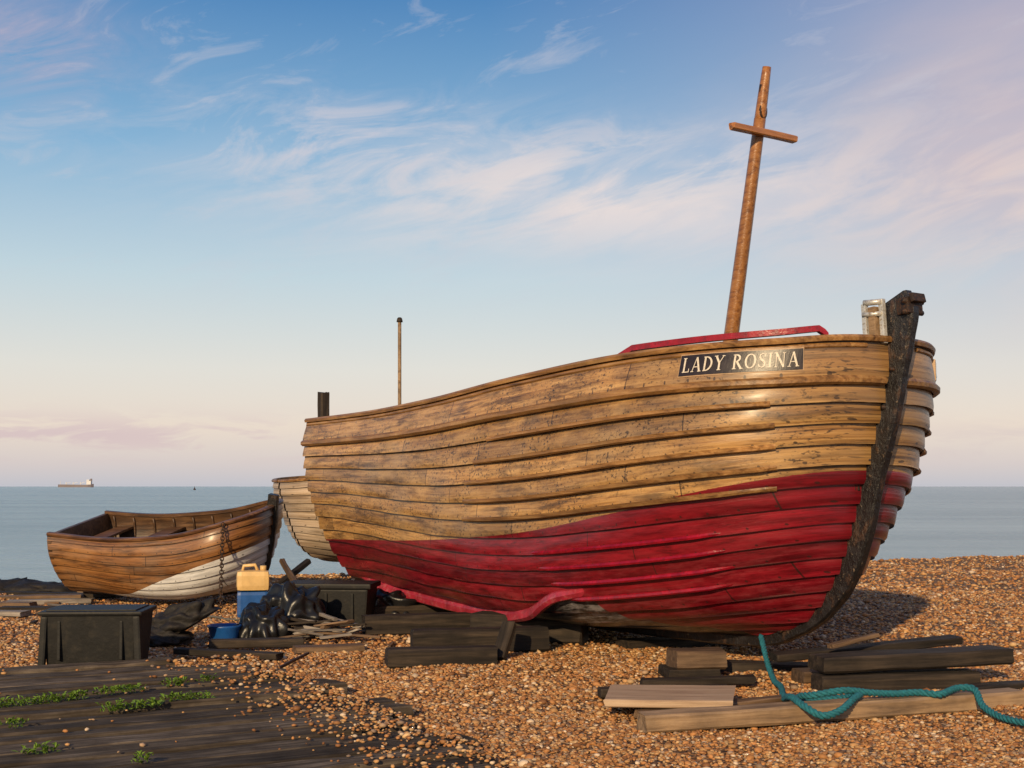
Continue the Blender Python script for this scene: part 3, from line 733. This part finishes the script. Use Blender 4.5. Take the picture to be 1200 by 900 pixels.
# ------------------------------------------------------------------ foreground timbers
plank('pale_plywood_board',(.57,7.62,.075),(1.30,7.52,.085),.58,.045,W_PALE,None,0,.003)
plank('loose_timber',(.55,7.98,.035),(1.35,8.05,.04),.10,.06,W_DARK)
plank('loose_timber',(.72,7.28,.02),(1.75,7.80,.03),.10,.05,W_BROWN)
plank('loose_timber',(.85,8.40,.03),(1.60,8.50,.04),.10,.05,W_DARK)
plank('long_timber',(.70,6.88,.05),(3.02,7.66,.055),.15,.10,W_TAN)
st=empty('stacked_timbers')
plank('timber',(1.95,8.16,.06),(3.0,8.36,.06),.20,.12,W_DARK,st)
plank('timber',(1.95,8.20,.185),(3.22,8.42,.215),.26,.10,W_DARK,st)
plank('timber',(1.78,8.70,.16),(3.1,8.95,.25),.18,.05,W_DARK,st)
plank('timber',(1.9,8.5,.06),(2.9,8.75,.08),.22,.08,W_BROWN,st)
plank('timber',(2.1,8.45,.265),(2.45,8.62,.32),.06,.03,W_BROWN,st)
plank('timber',(2.9,8.1,.03),(3.35,8.3,.03),.12,.06,W_DARK,st)

def rope(name,pts,m,R0=.017,pitch=.10,parent=None):
    P=crom(pts,14); V=[];F=[]
    fr=[];prev=None;L=0;acc=[0]
    for i in range(len(P)):
        t=(P[min(i+1,len(P)-1)]-P[max(i-1,0)]).normalized()
        u=t.orthogonal().normalized() if prev is None else (prev-t*prev.dot(t)).normalized(); prev=u; fr.append((u,t.cross(u)))
        if i: L+=(P[i]-P[i-1]).length; acc.append(L)
    for k in range(3):
        path=[]
        for i,p in enumerate(P):
            a=acc[i]/pitch*math.tau+k*math.tau/3; u,w=fr[i]; path.append(p+u*math.cos(a)*R0*.62+w*math.sin(a)*R0*.62)
        tube_data(path,R0*.66,6,False,V,F)
    return obj(name,V,F,m,parent,True)
pts=[(1.75,9.0,.27),(1.74,8.72,.12),(1.73,8.45,.04),(1.72,8.2,.04),(1.67,7.9,.04),(1.63,7.65,.05),(1.60,7.42,.10),(1.59,7.22,.125),(1.61,7.06,.11),(1.69,6.98,.07),(1.80,7.02,.09),(1.91,7.16,.13),(2.00,7.34,.135),(1.97,7.54,.08),(1.85,7.62,.05),(1.72,7.54,.06),(1.66,7.38,.11),(1.72,7.25,.14),(1.88,7.24,.165),(2.06,7.31,.14),(2.22,7.38,.125),(2.36,7.42,.125),(2.46,7.36,.125),(2.54,7.44,.13),(2.63,7.53,.135),(2.71,7.50,.13),(2.70,7.33,.06),(2.74,7.14,.03),(2.82,6.96,.03),(2.95,6.85,.03),(3.15,6.75,.03)]
rope('mooring_rope',pts,TEAL)
NYL=plain_mat('grey_rope_fibre',(.11,.10,.085),.8,.3,60,.3)
rope('old_rope',[(-2.35,13.1,.02),(-2.2,12.8,.03),(-2.4,12.6,.02),(-2.75,12.5,.02),(-3.0,12.7,.03),(-3.3,12.5,.02),(-3.6,12.6,.02),(-3.9,12.35,.02)],NYL,.012,.07)

# ------------------------------------------------------------------ cargo ship & buoy
SH=plain_mat('ship_hull_grey',(.16,.13,.14),.6,.1,.05,0); SW=plain_mat('ship_white',(.6,.58,.57),.6,.1,.05,0)
sp=empty('cargo_ship',(-1363,4000,SEA),0)
V=[];F=[]
sec=[(-54,5,9),(-50,8,9),(40,8,8),(50,5,9.5),(56,.3,11)]
for (a,w,t) in sec: V+=[(a,-w,-1),(a,w,-1),(a,w,t),(a,-w,t)]
for i in range(4):
    for k in range(4): F.append((i*4+k,i*4+(k+1)%4,(i+1)*4+(k+1)%4,(i+1)*4+k))
F.append((3,2,1,0)); F.append((16,17,18,19)); obj('hull',V,F,SH,sp)
box('superstructure',(14,13,12),(42,0,14.5),SW,sp,bevel=.5); box('bridge',(8,15,4),(40,0,22),SW,sp,bevel=.4); box('funnel',(5,4,8),(48,0,23),SH,sp,bevel=.5)
for xx in (-30,-8,15): box('deck_crane',(2,2,9),(xx,0,12),SW,sp,bevel=.1); box('crane_jib',(16,1.2,1.2),(xx+6,0,14),SW,sp,(0,-.3,0),.1)
box('foremast',(1,1,12),(-48,0,14),SW,sp,bevel=.1)
by=empty('navigation_buoy',(-248,1000,SEA)); 
tube('buoy_body',[Vector((0,0,-.5)),Vector((0,0,.8)),Vector((0,0,1.2))],lambda q:1.0-.3*q,IRON,by,12); tube('buoy_tower',[Vector((0,0,1)),Vector((0,0,3.0))],lambda q:.4-.3*q,IRON,by,8)

# ------------------------------------------------------------------ world
w=bpy.data.worlds.new('World'); scene.world=w; w.use_nodes=True; n=NT(w.node_tree)
SD=Vector((-.30,-.954,0)).normalized(); EL=math.radians(21)
sunv=Vector((SD.x*math.cos(EL),SD.y*math.cos(EL),math.sin(EL)))
sky=n.n('ShaderNodeTexSky',sky_type='NISHITA'); sky.sun_disc=False; sky.sun_elevation=EL; sky.sun_rotation=math.atan2(SD.x,SD.y)
g=n.n('ShaderNodeTexCoord').outputs['Generated']; o=n.sep(g)
el=n.m('ARCSINE',o[2]); az=n.m('ARCTAN2',o[0],o[1])
grad=n.ramp(n.m('MAXIMUM',o[2],0.0),[(0,(.56,.56,.62)),(.018,(.70,.62,.61)),(.045,(.84,.71,.61)),(.09,(.78,.75,.69)),(.16,(.55,.68,.74)),(.25,(.24,.46,.68)),(.36,(.07,.23,.50)),(.65,(.05,.14,.36)),(1,(.04,.10,.28))])
rt=n.m('MULTIPLY',n.step(az,-.02,.42),n.step(o[2],.06,.26))
grad=n.mix(n.m('MULTIPLY',rt,.55),grad,(.47,.43,.55))
def gau(a0,e0,sa,se):
    a=n.m('POWER',n.m('DIVIDE',n.m('ABSOLUTE',n.m('SUBTRACT',az,a0)),sa),2.0); e=n.m('POWER',n.m('DIVIDE',n.m('ABSOLUTE',n.m('SUBTRACT',el,e0)),se),2.0)
    return n.m('EXPONENT',n.m('MULTIPLY',n.m('ADD',a,e),-1.0))
el2=n.m('SUBTRACT',el,n.m('MULTIPLY',az,.22))
n1=n.noise(n.comb(n.m('MULTIPLY',az,7),n.m('MULTIPLY',el2,26),1.7),1.0,6,.60,.9)
n2=n.noise(n.comb(n.m('MULTIPLY',az,3),n.m('MULTIPLY',el,7),5.2),1.0,4,.55,.6)
n3=n.noise(n.comb(n.m('MULTIPLY',az,14),n.m('MULTIPLY',el,60),8.1),1.0,4,.6,.4)
n4=n.noise(n.comb(n.m('MULTIPLY',az,11),n.m('MULTIPLY',el2,34),4.4),1.0,6,.64,.7)
c0=n.m('MULTIPLY',gau(.10,.212,.24,.050),n.step(n2,.25,.60)); c=n.mix(n.m('MULTIPLY',c0,.40),grad,(.74,.68,.70))
c1=n.m('MULTIPLY',gau(.06,.222,.22,.038),n.step(n1,.38,.60))
c=n.mix(n.m('MULTIPLY',c1,.92),c,(.86,.74,.70))
c1d=n.m('MULTIPLY',gau(.05,.235,.20,.030),n.step(n4,.45,.62))
c=n.mix(n.m('MULTIPLY',c1d,.75),c,(.88,.76,.70))
c1b=n.m('MULTIPLY',gau(-.14,.262,.14,.030),n.step(n4,.43,.63))
c=n.mix(n.m('MULTIPLY',c1b,.75),c,(.70,.65,.69))
c2=n.m('MULTIPLY',gau(-.375,.315,.07,.035),n.step(n4,.36,.60)); c=n.mix(n.m('MULTIPLY',c2,.75),c,(.52,.44,.55))
c3=n.m('MULTIPLY',gau(.42,.27,.15,.13),n.step(n2,.22,.58)); c=n.mix(n.m('MULTIPLY',c3,.9),c,(.74,.55,.53))
c3b=n.m('MULTIPLY',gau(.36,.22,.14,.07),n.step(n1,.42,.64)); c=n.mix(n.m('MULTIPLY',c3b,.6),c,(.86,.68,.60))
c4=n.m('MULTIPLY',gau(-.34,.038,.24,.014),n.step(n3,.45,.56)); c=n.mix(n.m('MULTIPLY',c4,.8),c,(.68,.52,.55))
c6=n.m('MULTIPLY',gau(.38,.032,.10,.014),n.step(n3,.45,.60)); c=n.mix(n.m('MULTIPLY',c6,.5),c,(.66,.54,.56))
c5=n.m('MULTIPLY',n.m('MULTIPLY',n.step(n4,.55,.70),n.step(el,.12,.22)),.4); c=n.mix(c5,c,(.62,.60,.66))
sc10=n.vmul(c,(10,10,10))
col=n.mix(.90,sky.outputs[0],sc10)
bg=n.n('ShaderNodeBackground'); n.set(bg.inputs[0],col); bg.inputs[1].default_value=.1
wo=n.n('ShaderNodeOutputWorld'); w.node_tree.links.new(bg.outputs[0],wo.inputs[0])

sl=bpy.data.lights.new('sun','SUN'); sl.energy=4.2; sl.angle=math.radians(1.0); sl.color=(1,.75,.44)
so=bpy.data.objects.new('sun',sl); COL.objects.link(so); so.rotation_euler=(-sunv).to_track_quat('-Z','Y').to_euler(); so.location=(0,-10,10)

cam=bpy.data.cameras.new('camera'); cam.lens=45; cam.sensor_width=36; cam.shift_y=.1; cam.clip_end=100000; cam.clip_start=.05
co=bpy.data.objects.new('camera',cam); COL.objects.link(co); co.location=(0,0,1.32); co.rotation_euler=(math.pi/2,0,0); scene.camera=co
scene.view_settings.view_transform='Standard'; scene.view_settings.look='None'; scene.view_settings.exposure=0
print('PEBBLES',N)
